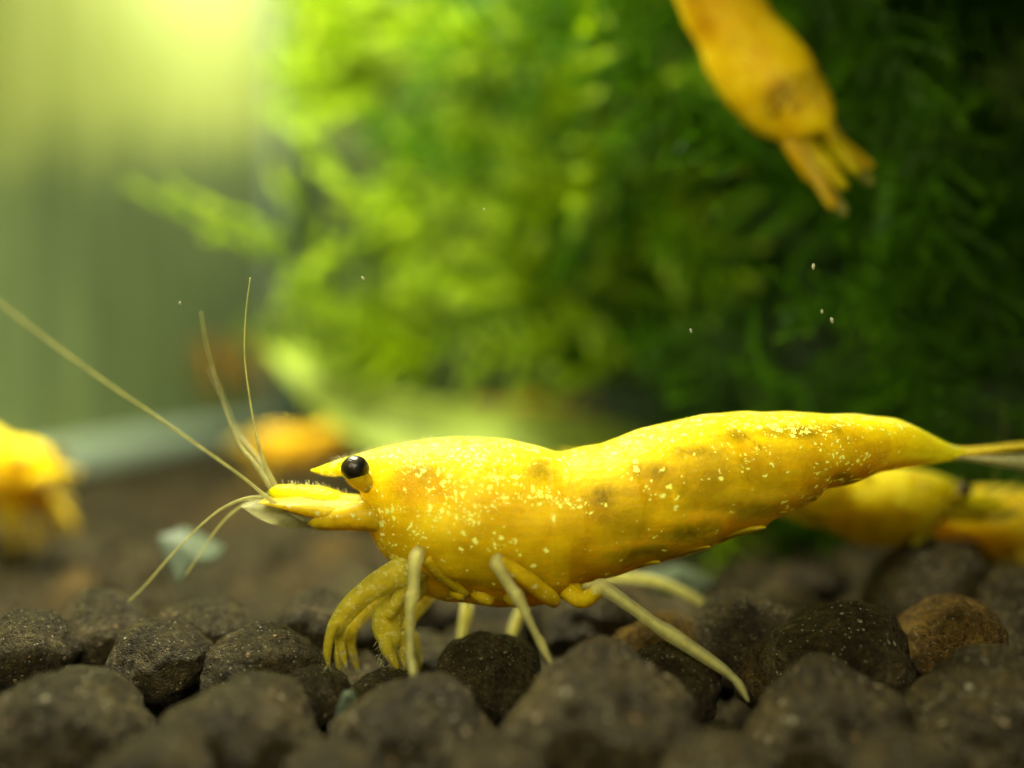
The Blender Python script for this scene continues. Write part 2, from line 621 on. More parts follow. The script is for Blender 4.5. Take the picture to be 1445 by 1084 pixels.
cell = 0.30
yy = 1.75
while yy < 16.8:
    xh = max(1.3, yy * 0.66)
    s = cell if yy < 6 else cell * 1.15
    xx = -xh
    while xx < xh:
        for tries in range(3):
            x = xx + rng.uniform(-0.14, 0.14)
            y = yy + rng.uniform(-0.14, 0.14)
            r = rng.uniform(0.13, 0.205) if rng.random() < 0.85 else rng.uniform(0.08, 0.12)
            if x < XL + r or y > YB - r:
                break
            c = Vector((x, y, bed_h(x, y) - r * 0.9 + rng.uniform(-0.05, 0.03)))
            if all((q - c).length > 0.84 * (r + rq) for q, rq, *_ in pellets[-120:]) and all((q - c).length > 0.80 * (r + rq) for q, rq, *_ in pellets[:n_key]):
                t = rng.uniform(0.75, 1.25)
                w = rng.uniform(-0.08, 0.08)
                tone = (t * (1 + w), t, t * (1 - w))
                if rng.random() < 0.03:
                    tone = (1.9, 1.6, 1.1)
                pellets.append((c, r, tone, None))
                break
        xx += s
    yy += s * 0.95


def in_frame(c, r):
    px = CX + c.x * F / c.y
    pr = r * F / c.y
    return -pr < px < 1445 + pr and c.y > 1.9


order = sorted(range(len(pellets)), key=lambda i: (i >= n_key, not in_frame(pellets[i][0], pellets[i][1]), pellets[i][0].y))
single = set(order[:300])
low_parts = []
for i in order:
    c, r, tone, label = pellets[i]
    if i in single:
        o = bpy.data.objects.new('soil_pellet', PEL[rng.randrange(len(PEL))])
        col.objects.link(o)
        o.location = c
        o.scale = (r, r, r)
        if i < n_key:
            o.rotation_euler = (rng.uniform(-.25, .25), rng.uniform(-.25, .25), rng.uniform(0, 6.3))
        else:
            o.rotation_euler = (rng.uniform(0, 6.3), rng.uniform(0, 6.3), rng.uniform(0, 6.3))
        o.color = (*tone, 1)
        if label:
            tag(o, label, 'soil pellet', 'soil pellets of the tank bed')
        else:
            tag(o, 'dark brown rounded soil pellet packed among its like in the bed', 'soil pellet', 'soil pellets of the tank bed')
    else:
        low_parts.append((c, r))
# deeper layer closing the gaps, and the far pellets: one mass
for k in range(900):
    y = 1.8 + 4.5 * rng.random()
    x = rng.uniform(-1, 1) * max(1.3, y * 0.66)
    low_parts.append((Vector((x, y, bed_h(x, y) - 0.36 + rng.uniform(-.03, .03))), rng.uniform(0.12, 0.17)))
base = []
for me in PLO:
    v = np.empty(len(me.vertices) * 3)
    me.vertices.foreach_get('co', v)
    base.append((v.reshape(-1, 3), np.array([p.vertices[:] for p in me.polygons])))
Vs, Fs, off = [], [], 0
for c, r in low_parts:
    v, f = base[rng.randrange(6)]
    R = np.array(Euler((rng.uniform(0, 6.3), rng.uniform(0, 6.3), rng.uniform(0, 6.3))).to_matrix())
    Vs.append(v @ R.T * r + np.array(c))
    Fs.append(f + off)
    off += len(v)
gr = mesh_obj('soil_gravel', np.vstack(Vs), [tuple(q) for q in np.vstack(Fs)], M_soil_far)
tag(gr, 'dark soil pellets of the far bed and between the nearer pellets', 'gravel', None, 'stuff')

# ------------------------------------------------------------------ the shrimp
D0 = 2.84
ROOT = Vector((0.0, D0, 0.0))
TOP = [(438, 663), (448, 660), (460, 655), (485, 647), (510, 640), (540, 632), (570, 625), (600, 621), (640, 617), (680, 618), (720, 621), (750, 627), (768, 632),
       (786, 638.5), (800, 637), (820, 632), (850, 628), (870, 619), (900, 607), (940, 597), (980, 588), (1000, 584), (1015, 583.5), (1050, 580), (1080, 582), (1110, 581),
       (1150, 582), (1180, 585), (1210, 585), (1240, 588), (1265, 591), (1285, 599), (1310, 613), (1340, 627), (1362, 632)]
BOT = [(438, 664), (455, 670), (470, 673), (490, 671), (505, 673), (512, 702), (518, 735), (524, 755), (540, 780), (556, 794), (575, 815), (595, 838), (630, 848), (660, 850),
       (700, 856), (740, 856), (772, 850), (795, 840), (820, 823), (870, 811), (930, 792), (990, 775), (1050, 752), (1076, 744), (1083, 735), (1100, 728), (1148, 706), (1156, 692), (1170, 688),
       (1200, 682), (1240, 666), (1300, 656), (1345, 650), (1362, 648)]
WID = [(438, .002), (460, .008), (485, .014), (504, .024), (512, .07), (522, .115), (540, .15), (570, .185), (610, .215), (680, .24), (760, .23), (800, .215), (900, .222),
       (1000, .205), (1100, .18), (1200, .14), (1280, .105), (1340, .06), (1362, .05)]


def tab(t, x):
    return np.interp(x, [a for a, _ in t], [b for _, b in t])


def smooth1(a, k):
    ker = np.hanning(2 * k + 3)[1:-1]
    ker /= ker.sum()
    p = np.concatenate([np.full(k, a[0]) - (a[1] - a[0]) * np.arange(k, 0, -1), a, np.full(k, a[-1]) + (a[-1] - a[-2]) * np.arange(1, k + 1)])
    return np.convolve(p, ker, 'valid')


XS = np.arange(438, 1363, 2.5)
top_y = smooth1(tab(TOP, XS), 4)
bot_y = smooth1(tab(BOT, XS), 3)
bot_y = np.maximum(bot_y, top_y + 1)
wid = np.maximum(smooth1(tab(WID, XS), 3), 0.002)
SEG_X = [790, 868, 1004, 1158, 1222, 1284, 1380]


def depth_at(px):
    return D0 + 0.17 * max(0.0, (px - 1120) / 240.0) ** 1.6 + 0.0 * px


def blob(px, py, cx, cy, rx, ry):
    return math.exp(-(((px - cx) / rx) ** 2 + ((py - cy) / ry) ** 2))


SPOT = [(690, 640, 60, 16, .75), (640, 690, 30, 25, .55), (668, 706, 28, 26, .75), (600, 742, 16, 16, .9), (560, 715, 30, 40, .35), (720, 690, 30, 7, .8), (765, 688, 30, 7, .9),
        (800, 697, 22, 8, .8), (610, 650, 50, 14, .6), (700, 668, 40, 10, .7), (1100, 601, 55, 12, .95), (1050, 596, 40, 10, .85), (1030, 640, 70, 25, .25), (930, 670, 80, 30, .18),
        (700, 745, 60, 30, .2), (1150, 640, 50, 40, .3), (1130, 708, 40, 14, .55), (640, 835, 60, 12, .5), (545, 765, 30, 20, .35), (1210, 640, 50, 30, .25), (740, 640, 30, 12, .4)]
OLIVE = [(598, 660, 34, 13, .55), (765, 655, 26, 18, .75), (845, 690, 28, 15, .75), (905, 655, 38, 12, .75), (965, 632, 42, 11, .7), (1015, 612, 30, 9, .7), (1110, 606, 55, 9, .85),
         (1150, 604, 25, 10, .8), (900, 770, 45, 15, .6), (965, 745, 50, 16, .7), (1045, 712, 45, 14, .6), (990, 675, 170, 45, .42), (860, 720, 70, 35, .38), (700, 770, 120, 40, .25), (1190, 620, 60, 22, .3), (1120, 650, 60, 20, .3),
         (690, 800, 110, 22, .22), (1170, 668, 30, 8, .5)]
PALE = [(640, 715, 40, 25, .8), (665, 690, 25, 30, .6), (760, 715, 40, 16, .6), (900, 752, 60, 9, .6), (980, 716, 70, 9, .75), (1060, 690, 60, 9, .7), (830, 650, 50, 14, .6),
        (1290, 640, 40, 6, .9), (940, 795, 70, 6, .7), (880, 640, 40, 10, .35), (700, 845, 60, 10, .3)]
NS = 80
bv, bf, marks, mark_px = [], [], [], []
for i, px in enumerate(XS):
    d = depth_at(px)
    ty, by, w0 = top_y[i], bot_y[i], wid[i]
    cy_, a_ = (ty + by) / 2, (by - ty) / 2
    for k in range(NS):
        th = 2 * math.pi * k / NS
        cs, sn = math.cos(th), math.sin(th)          # sn=+1 top, cs=-1 near side
        t = 0.5 - 0.5 * sn                           # 0 top .. 1 bottom
        w = w0
        rel = 0.0
        if px > 775:
            xb = px - 30 * math.sin(math.pi * min(1, t * 1.05)) * (1 if px < 1200 else .5)
            j = 0
            while j < len(SEG_X) - 2 and xb > SEG_X[j + 1]:
                j += 1
            ph = (xb - SEG_X[j]) / (SEG_X[j + 1] - SEG_X[j])
            ph = max(0, min(1, ph))
            rel = 0.024 * (ph ** 2) * min(1, (1 - ph) * 10)
            if xb < SEG_X[0]:
                rel = 0.012
        else:
            # branchiostegite: the lower carapace edge stands out from the leg bases
            ln = 786 + (px - 590) * 0.20
            pyv = cy_ - a_ * sn
            if px > 575 and pyv > ln:
                w *= 1 - 0.14 * min(1, (pyv - ln) / 10.0)
            # cervical groove
            gx = 610 + (pyv - 640) * 0.35
            rel -= 0.022 * math.exp(-((px - gx) / 7) ** 2) * (1 if 640 < pyv < 730 else 0.2)
        ex = 0.92 if px > 520 else 1.0
        ww = w * (1 + rel * 2.2) * (1 - 0.30 * max(0, t - 0.55) / 0.45 * (1 if px > 800 else 0.6))
        y = math.copysign(abs(cs) ** ex, cs) * ww
        pyv = cy_ - (a_ * (1 + rel * 0.25)) * math.copysign(abs(sn) ** (1.0 if px < 520 else 0.95), sn)
        p = P(px, pyv, d)
        q = Vector((p.x, d + y, p.z)) - ROOT
        q += Vector((0, 0, 1)) * 0.004 * noise.noise(q * 9)
        bv.append(q)
        dtop = pyv - ty
        s = 0.045 + 0.55 * math.exp(-(dtop / 14.0) ** 2) * (1 if (px < 760 or 870 < px < 1260) else 0.35)
        if px < 520:
            s = 0.85
        if px < 452:
            s = 0.1
        o_ = 0.45 if px < 500 else 0.0
        pl = 0.55 * math.exp(-(dtop / 9.0) ** 2) if px > 560 else 0.0
        if 960 < px < 1060 and dtop < 46:      # thin orange hinge line of the third segment
            o_ = max(o_, .75 * math.exp(-((px - 997 - dtop * 1.2) / 2.6) ** 2))
        for (cx, cy, rx, ry, amt) in SPOT:
            s = max(s, amt * blob(px, pyv, cx, cy, rx, ry))
        for (cx, cy, rx, ry, amt) in OLIVE:
            o_ = max(o_, amt * blob(px, pyv, cx, cy, rx, ry))
        for (cx, cy, rx, ry, amt) in PALE:
            pl = max(pl, amt * blob(px, pyv, cx, cy, rx, ry))
        marks.append((s, o_, pl, 1.0))
        mark_px.append((px, pyv))
n = len(XS)
for i in range(n - 1):
    for k in range(NS):
        a, b = i * NS + k, i * NS + (k + 1) % NS
        bf.append((a, a + NS, b + NS, b))
bf.append(tuple(range(NS)))
bf.append(tuple(range(n * NS - 1, (n - 1) * NS - 1, -1)))

shrimp = empty('shrimp', ROOT)
tag(shrimp, 'sharp translucent yellow shrimp speckled with pale dots standing on the soil pellets', 'shrimp', 'yellow shrimps in the tank')
body = mesh_obj('body', bv, bf, M_shell, shrimp)
ca = body.data.color_attributes.new('marks', 'FLOAT_COLOR', 'POINT')
ca.data.foreach_set('color', np.array(marks).ravel())


def part(name, data, mat, parent=None):
    v, f = data
    return mesh_obj(name, [Vector(q) - ROOT for q in v] if parent is None else [Vector(q) - ROOT for q in v], f, mat, parent or shrimp)


def PR(rows):
    """rows of (px, py, depth, radius px) -> points, radii in cm"""
    return [P(a, b, d) for a, b, d, r in rows], [r * d / F for a, b, d, r in rows]


def limb(name, rows, mat, n=36, seg=12, flat=1.0, wob=0.12, parent=None, thin=1.0):
    pts, rad = PR(rows)
    rad = [q * thin for q in rad]
    if mat not in (M_leg, M_claw):
        return part(name, tube_data(pts, rad, n, seg, flat, wob), mat, parent)
    sh = tube_data(pts, rad, n, seg, flat, wob)
    co = tube_data(pts, [q * .55 for q in rad], n, 8, flat, .45)
    o = part(name, join_data([sh, co]), mat, parent)
    o.data.materials.append(M_core if mat is M_leg else M_head)
    nf = len(sh[1])
    o.data.polygons.foreach_set('material_index', [0 if i < nf else 1 for i in range(len(o.data.polygons))])
    return o


# bristles along the carapace keel
hv = []
for q in range(46):
    px = 470 + q * 3.2 + rng.uniform(-1, 1)
    ty = float(np.interp(px, XS, top_y))
    ln = rng.uniform(2.5, 6)
    pts, rad = PR([(px, ty + 1, D0 + rng.uniform(-.012, .012), .8), (px - ln * .45, ty - ln * .6, D0, .45), (px - ln * .9, ty - ln, D0, .15)])
    hv.append(tube_data(pts, rad, 4, 5))
o = part('keel_bristles', join_data(hv), M_fan)
o['kind'] = 'stuff'


def ball_data(c, rx, ry, rz, seg=32, rings=20):
    v, f = [], []
    for i in range(rings + 1):
        ph = math.pi * i / rings
        for k in range(seg):
            th = 2 * math.pi * k / seg
            v.append(Vector((c[0] + rx * math.sin(ph) * math.cos(th), c[1] + ry * math.sin(ph) * math.sin(th), c[2] + rz * math.cos(ph))))
    for i in range(rings):
        for k in range(seg):
            a, b = i * seg + k, i * seg + (k + 1) % seg
            f.append((a, a + seg, b + seg, b))
    return v, f


ribs = []
for s in (-1, 1):
    d = D0 + s * 0.125
    k = D0 / d
    # eye: keep the near one where the photo has it
    ex, ey = (501, 661.5) if s < 0 else (503, 663)
    ep = P(ex, ey, d)
    st = limb('eyestalk', [(545, 690, D0 + s * .08, 12), (524, 686, D0 + s * .105, 12.5), (510, 677, D0 + s * .118, 15), (503, 668, D0 + s * .122, 17), (501, 661, D0 + s * .12, 12)], M_head, 16, 16, 1.0, .03)
    part('eye', ball_data(ep, 20.0 * d / F, 19 * d / F, 18.8 * d / F), M_eye)
    # antennular peduncle: stacked segments
    dd = D0 + s * 0.055
    rows = [(545, 718, dd, 20), (515, 716, dd, 18), (482, 713, dd, 17), (470, 710, dd, 18), (450, 706, dd, 19.5), (425, 702, dd, 17.5), (417, 701, dd, 16), (404, 698, dd, 14), (390, 695, dd, 10), (380, 695, dd, 4)]
    limb('antennule_base', rows, M_shell, 44, 16, 1.1, .05)
    # antenna base below it
    rows = [(555, 730, D0 + s * .08, 24), (515, 728, D0 + s * .10, 21.5), (490, 730, D0 + s * .105, 19), (464, 733, D0 + s * .11, 15.5), (446, 736, D0 + s * .11, 11), (434, 738, D0 + s * .11, 3)]
    limb('antenna_base', rows, M_head, 36, 14, 1.2, .06)
    # antennal scale: a thin blade, clear along its lower rim
    up = spline([(530, 714), (470, 708), (420, 705), (380, 704), (356, 707), (343, 712)], 30)
    lo = spline([(530, 740), (470, 746), (430, 745), (395, 743), (362, 730), (343, 713.5)], 30)
    v, f = [], []
    ds = D0 + s * 0.095
    for i in range(30):
        for j in range(9):
            u = j / 8
            px = up[i][0] * (1 - u) + lo[i][0] * u
            py = up[i][1] * (1 - u) + lo[i][1] * u
            c = P(px, py, ds)
            th = 0.012 * math.sin(math.pi * (0.08 + 0.84 * u)) * (1 - 0.6 * i / 29)
            bulge = s * 0.03 * math.sin(math.pi * u)
            v.append(c + Vector((0, bulge - th, 0)))
            v.append(c + Vector((0, bulge + th, 0)))
    for i in range(29):
        for j in range(8):
            a = (i * 9 + j) * 2
            f.append((a, a + 2, a + 20, a + 18))
            f.append((a + 1, a + 19, a + 21, a + 3))
        a = i * 18
        f.append((a, a + 18, a + 19, a + 1))
        a += 16
        f.append((a, a + 1, a + 19, a + 18))
    part('antennal_scale', (v, f), M_fan)
    ribs.append((s, ds))

# antennules (two flagella each side): thick ringed bases thinning to threads
dn, df = D0 - .055, D0 + .055
limb('antennule', [(392, 693, dn, 6), (383, 676, dn, 5.5), (372, 652, dn, 4.2), (362, 615, dn - .01, 2.6), (352, 560, dn - .02, 1.8), (345, 500, dn - .03, 1.4), (347, 440, dn - .03, 1.1), (353, 392, dn - .02, .8)], M_whisker, 60, 8, 1, .1, None, .72)
limb('antennule', [(386, 694, dn, 6.5), (372, 672, dn + .03, 5.8), (356, 650, dn + .06, 4.6), (338, 628, dn + .1, 3.4), (322, 590, dn + .13, 2), (308, 545, dn + .16, 1.4), (292, 490, dn + .2, 1.1), (284, 440, dn + .2, .8)], M_whisker, 60, 8, 1, .1, None, .72)
limb('antennule', [(392, 694, df, 6), (380, 672, df + .02, 5.5), (362, 645, df + .08, 4.5), (346, 625, df + .12, 3.8), (334, 608, df + .18, 2), (318, 570, df + .25, 1.3), (296, 520, df + .35, .8)], M_whisker, 50, 8, 1, .1, None, .72)
# antennae: one swings towards the lens, the others bend down to the bed
limb('antenna', [(430, 735, D0 - .12, 6), (385, 708, D0 - .16, 5), (365, 692, D0 - .18, 3.8), (335, 668, D0 - .22, 3), (250, 608, D0 - .32, 2.8), (125, 522, D0 - .45, 2.9), (0, 428, D0 - .56, 2.9), (-160, 300, D0 - .66, 2.4)], M_whisker, 70, 8, 1, .08, None, .72)
limb('antenna', [(430, 738, D0 + .10, 6), (385, 712, D0 - .02, 4.5), (358, 702, D0 - .06, 3.6), (320, 714, D0 - .08, 2.8), (285, 740, D0 - .06, 2.3), (245, 780, D0 + .02, 2.0), (205, 826, D0 + .06, 1.7), (180, 850, D0 + .08, 1.2)], M_whisker, 60, 8, 1, .08, None, .72)
limb('antennule', [(385, 698, df, 5), (362, 703, df, 3.4), (330, 722, df - .02, 2.4), (305, 748, df, 2), (280, 785, df + .03, 1.6), (262, 812, df + .05, 1.0)], M_whisker, 50, 8, 1, .08, None, .72)


def setae(name, spots, mat, parent=None):
    data = []
    for (x0, y0, x1, y1, d0, d1, r) in spots:
        pts, rad = PR([(x0, y0, d0, r), ((x0 + x1) / 2, (y0 + y1) / 2, (d0 + d1) / 2, r * .7), (x1, y1, d1, r * .25)])
        data.append(tube_data(pts, rad, 4, 5))
    o = part(name, join_data(data), mat, parent)
    o['kind'] = 'stuff'
    return o


hs = []
for q in range(40):
    fx = rng.uniform(400, 500)
    fy = float(np.interp(fx, [400, 430, 455, 478, 500], [686, 685, 688, 696, 699]))
    hs.append((fx, fy + 2, fx - rng.uniform(-2, 5), fy - rng.uniform(3, 9), D0 - .055, D0 - .055 + rng.uniform(-.02, .02), .7))
for q in range(16):
    fx = rng.uniform(430, 520)
    hs.append((fx, 746, fx - rng.uniform(1, 6), 746 + rng.uniform(4, 9), D0 - .1, D0 - .1, .7))
setae('snout_hairs', hs, M_fan)
# claw legs at the front: thick, speckled, ending in two fingers with brush hairs
for s in (-1, 1):
    dd = D0 + s * 0.12
    ox, oy = (0, 0) if s < 0 else (16, 6)
    a = limb('claw_leg', [(600 + ox, 800 + oy, dd, 20), (570 + ox, 808 + oy, dd - .02, 22), (538 + ox, 822 + oy, dd - .03, 20), (512 + ox, 840 + oy, dd - .04, 17), (490 + ox, 862 + oy, dd - .05, 15.5), (474 + ox, 886 + oy, dd - .06, 13), (470 + ox, 898 + oy, dd - .06, 8)], M_claw, 40, 14, .75, .16)
    limb('finger', [(472 + ox, 878 + oy, dd - .075, 8.5), (465 + ox, 900 + oy, dd - .09, 6.6), (462 + ox, 922 + oy, dd - .09, 5.4), (464 + ox, 942 + oy, dd - .08, 2)], M_claw, 20, 10, .8, .2, a)
    limb('finger', [(480 + ox, 884 + oy, dd - .045, 8), (479 + ox, 905 + oy, dd - .04, 6.4), (484 + ox, 924 + oy, dd - .05, 5), (489 + ox, 942 + oy, dd - .06, 1.6)], M_claw, 20, 10, .8, .2, a)
    hs = []
    for q in range(26):
        fx, fy = rng.choice([(463, 938), (487, 938), (461, 915), (484, 918)])
        hs.append((fx + ox, fy + oy, fx + ox + rng.uniform(-9, 9), fy + oy + rng.uniform(2, 14), dd - .08, dd - .08 + rng.uniform(-.03, .03), .9))
    setae('brush_hairs', hs, M_fan, a)
    ox += 6
    b = limb('claw_leg', [(610 + ox, 800 + oy, dd + .03, 20), (585 + ox, 815 + oy, dd + .03, 24), (562 + ox, 838 + oy, dd + .03, 24), (545 + ox, 862 + oy, dd + .02, 23), (540 + ox, 884 + oy, dd + .01, 21), (546 + ox, 904 + oy, dd, 17), (552 + ox, 914 + oy, dd, 9)], M_claw, 40, 14, .7, .2)
    limb('finger', [(538 + ox, 895 + oy, dd - .01, 13), (540 + ox, 915 + oy, dd - .02, 10), (548 + ox, 930 + oy, dd - .02, 7), (556 + ox, 944 + oy, dd - .02, 2)], M_claw, 20, 10, .8, .2, b)
    limb('finger', [(556 + ox, 892 + oy, dd + .02, 14), (562 + ox, 912 + oy, dd + .02, 11), (566 + ox, 930 + oy, dd + .01, 8), (566 + ox, 946 + oy, dd + .01, 2)], M_claw, 20, 10, .8, .2, b)
    hs = []
    for q in range(40):
        fx, fy = rng.uniform(525, 572), rng.uniform(905, 938)
        hs.append((fx + ox, fy + oy, fx + ox + rng.uniform(-14, 10), fy + oy + rng.uniform(4, 18), dd - .01, dd + rng.uniform(-.05, .03), .9))
    setae('brush_hairs', hs, M_fan, b)
# mouth limb folded under the head
limb('maxilliped', [(560, 780, D0 - .1, 14), (572, 800, D0 - .13, 16), (574, 825, D0 - .14, 13), (560, 850, D0 - .15, 10), (548, 872, D0 - .15, 6)], M_claw, 30, 12, .8, .15)

# walking legs, near side: knees against the flank, tips on the bed
w = limb('walking_leg', [(592, 776, D0 - .20, 9), (588, 786, D0 - .235, 11.5), (585, 800, D0 - .25, 10), (584, 832, D0 - .27, 8.6), (582, 842, D0 - .275, 10), (579, 860, D0 - .28, 8), (579, 898, D0 - .30, 7), (579, 926, D0 - .315, 6), (581, 936, D0 - .32, 7.4), (583, 950, D0 - .335, 6.5), (586, 970, D0 - .35, 3)], M_leg, 64, 12, .9, .2)
limb('leg_upper', [(660, 835, D0 - .09, 12), (625, 810, D0 - .15, 12), (600, 788, D0 - .195, 10)], M_head, 20, 12, .9, .1, w)
w = limb('walking_leg', [(706, 786, D0 - .235, 8), (701, 795, D0 - .25, 10.5), (708, 808, D0 - .26, 9), (724, 834, D0 - .27, 8.6), (730, 842, D0 - .275, 10), (744, 870, D0 - .28, 7), (757, 896, D0 - .285, 5.6), (763, 906, D0 - .287, 6.8), (771, 924, D0 - .295, 5.4), (783, 944, D0 - .30, 2.6)], M_leg, 64, 12, .9, .2)
limb('leg_upper', [(784, 850, D0 - .14, 9), (774, 842, D0 - .17, 12), (742, 816, D0 - .22, 11), (716, 798, D0 - .24, 9.5), (706, 792, D0 - .245, 8)], M_head, 24, 12, .9, .14, w)
w = limb('walking_leg', [(838, 838, D0 - .17, 10), (847, 829, D0 - .18, 12.5), (860, 835, D0 - .185, 11), (900, 863, D0 - .195, 10), (910, 871, D0 - .20, 11), (920, 878, D0 - .202, 9.5), (940, 891, D0 - .207, 11), (975, 914, D0 - .215, 10.5), (1015, 941, D0 - .22, 8.5), (1034, 956, D0 - .225, 6), (1044, 968, D0 - .23, 6.6), (1056, 990, D0 - .235, 2.6)], M_leg, 74, 12, .9, .16)
limb('leg_upper', [(785, 822, D0 - .05, 13), (806, 838, D0 - .12, 14), (822, 846, D0 - .15, 13), (838, 838, D0 - .17, 11), (845, 832, D0 - .18, 10)], M_head, 24, 12, .9, .14, w)
# coxae: lumpy bases below the carapace
for (x0, y0, x1, y1, r) in ((668, 828, 690, 848, 13), (712, 826, 724, 850, 12), (770, 828, 779, 847, 11), (808, 828, 818, 844, 11), (640, 826, 650, 842, 11)):
    limb('leg_base', [(x0, y0, D0 - .08, r), ((x0 + x1) / 2, (y0 + y1) / 2, D0 - .10, r * 1.05), (x1, y1, D0 - .105, r * .7), (x1 + 2, y1 + 6, D0 - .10, 2)], M_head, 16, 12, 1, .1)
# far-side legs
limb('walking_leg', [(660, 830, D0 + .12, 12), (658, 862, D0 + .30, 8.5), (653, 890, D0 + .34, 7), (650, 925, D0 + .38, 4)], M_leg, 30, 10)
limb('walking_leg', [(745, 835, D0 + .12, 12), (735, 862, D0 + .30, 8), (724, 890, D0 + .36, 7), (716, 925, D0 + .4, 4)], M_leg, 30, 10)
limb('walking_leg', [(800, 825, D0 + .12, 12), (860, 815, D0 + .30, 9), (930, 822, D0 + .42, 8), (985, 848, D0 + .5, 6.5), (1010, 868, D0 + .54, 3)], M_leg, 30, 10)


# swimmerets folded under the abdomen: thin overlapping blades
def blade(name, outline_up, outline_lo, d, th, mat, s=-1, bul=0.02, n=22, dd=0.0):
    up = spline(outline_up, n)
    lo = spline(outline_lo, n)
    v, f = [], []
    W = 7
    for i in range(n):
        for j in range(W):
            u = j / (W - 1)
            px = up[i][0] * (1 - u) + lo[i][0] * u
            py = up[i][1] * (1 - u) + lo[i][1] * u
            c = P(px, py, d + dd * i / (n - 1))
            t = th * math.sin(math.pi * (0.1 + 0.8 * u))
            v.append(c + Vector((0, s * bul * math.sin(math.pi * u) - t, 0)))
            v.append(c + Vector((0, s * bul * math.sin(math.pi * u) + t, 0)))
    for i in range(n - 1):
        for j in range(W - 1):
            a = (i * W + j) * 2
            f.append((a, a + 2, a + 2 + 2 * W, a + 2 * W))
            f.append((a + 1, a + 1 + 2 * W, a + 3 + 2 * W, a + 3))
        a = i * 2 * W
        f.append((a, a + 2 * W, a + 2 * W + 1, a + 1))
        a += 2 * (W - 1)
        f.append((a, a + 1, a + 2 * W + 1, a + 2 * W))
    return part(name, (v, f), mat)


for s, ds in ribs:      # stiff yellow rib plates over the clear scales
    blade('scale_rib', [(535, 702), (470, 702), (420, 701), (372, 704)], [(535, 744), (480, 744), (430, 729), (372, 709)], D0 + s * .06, .012, M_head, s, .05, 26, s * .06)
for (x0, y0, x1, y1, w) in ((850, 795, 930, 793, 22), (905, 783, 1000, 771, 22), (970, 760, 1078, 744, 22), (1050, 730, 1108, 722, 14), (1090, 708, 1152, 702, 14), (1160, 684, 1212, 676, 9)):
    for s in (-1, 1):
        blade('swimmeret', [(x0, y0 - w), ((x0 + x1) / 2, (y0 + y1) / 2 - w * .8), (x1, y1 - 3)], [(x0, y0 + w * .5), ((x0 + x1) / 2, (y0 + y1) / 2 + w * .42), (x1 + 2, y1 + 2)], depth_at(x1) + s * .075, .006, M_head, s, .012, 16)

# tail fan: a pointed telson over four blades, nearly edge-on, running out of the frame
dt = depth_at(1345)
limb('telson', [(1325, 634, dt, 12), (1355, 638, dt + .02, 8), (1400, 634, dt + .08, 6.5), (1460, 627, dt + .16, 5), (1530, 620, dt + .24, 2)], M_tail, 30, 12, 1.6, .05)
for s in (-1, 1):
    for q, (ya, yb, o_) in enumerate(((627, 642, .10), (640, 668, .18))):
        blade('tail_blade', [(1325, 638), (1365, 633 + q * 8), (1430, ya + q * 2), (1500, ya - 2), (1545, ya + 6)],
              [(1325, 650), (1365, 646 + q * 5), (1430, yb - 8), (1500, yb), (1545, ya + 10)], dt + s * .03, .008, M_tail if q == 0 else M_fan, s, .02, 26, s * (.10 + o_ * .5) + .16)

# ------------------------------------------------------------------ the other shrimps: same animal, other poses and tints
def other(label, at, facing_deg, scale, tint, pitch=0.0, roll=0.0, skip=('antenna', 'walking_leg'), anchor=None):
    """anchor: photo pixel of the source shrimp that should come to lie at point `at`"""
    r = copy_tree(shrimp, None, skip)
    tag(r, label, 'shrimp', 'yellow shrimps in the tank')
    R = Matrix.Rotation(math.radians(facing_deg), 4, 'Z') @ Matrix.Rotation(math.radians(pitch), 4, 'Y') @ Matrix.Rotation(math.radians(roll), 4, 'X')
    an = (P(*anchor, D0) - ROOT) if anchor else Vector((0, 0, 0.5))
    S = Matrix.Scale(scale, 4)
    r.matrix_world = Matrix.Translation(Vector(at) - (R @ S @ an)) @ R @ S
    for ch in r.children:
        ch.color = (*tint, 1)
        for g in ch.children:
            g.color = (*tint, 1)
    return r


# behind the tail, head to the right, sunk between the pellets
other('blurred yellow shrimp crouching behind the tail of the sharp shrimp', P(1345, 686, 3.5), 176, 0.60, (0.8, 0.85, 0.5), -4, 0, ('antenna', 'walking_leg'), (501, 662))
other('yellow shrimp half cut off beside the raised pellets at the bed edge', P(1470, 735, 3.8), 160, 0.6, (1, .9, .6), 0, 0, ('antenna',), (540, 720))
# left edge, turned towards us
other('blurred orange shrimp on the bed near the side glass', P(30, 668, 4.9), 140, 0.78, (1.0, 0.86, 0.4), 0, 0, ('antenna',), (640, 720))
# far ones by the corner
other('blurred orange shrimp resting on the bed in front of the pale leaf tip', P(420, 628, 7.6), 25, 0.62, (0.85, 0.68, 0.3), 0, 0, ('antenna', 'antennule'), (760, 720))
other('out of focus yellow shrimp sitting on the pale leaf beneath the moss', P(705, 585, 7.6), 10, 0.46, (0.85, 0.6, 0.3), 0, 0, ('antenna', 'antennule'), (800, 720))
other('shrimp shape standing in for an orange reflection in the side glass close to the corner seam', P(352, 515, 14.6), 60, 0.45, (1.0, 0.62, 0.35), 80, 0, ('antenna', 'antennule'), (800, 720))  # this and the next stand in for reflections in the glass
other('shrimp shape standing in for an orange reflection in the side glass away from the corner seam', P(300, 515, 13.2), 60, 0.40, (1.0, 0.62, 0.35), 85, 0, ('antenna', 'antennule'), (800, 720))
# on the moss, seen from its back, head hanging down
r = copy_tree(shrimp, None, ('antenna', 'walking_leg', 'claw_leg', 'maxilliped', 'leg_base', 'antennule', 'eye', 'eyestalk'))
tag(r, 'orange-yellow shrimp hanging head down in front of the dark moss', 'shrimp', 'yellow shrimps in the tank')
hd = (P(1188, 222, 3.5) - P(985, -60, 3.62)).normalized()       # towards the head
back = Vector((0.15, -1, 0.25))
back = (back - hd * back.dot(hd)).normalized()                  # dorsal side faces the lens
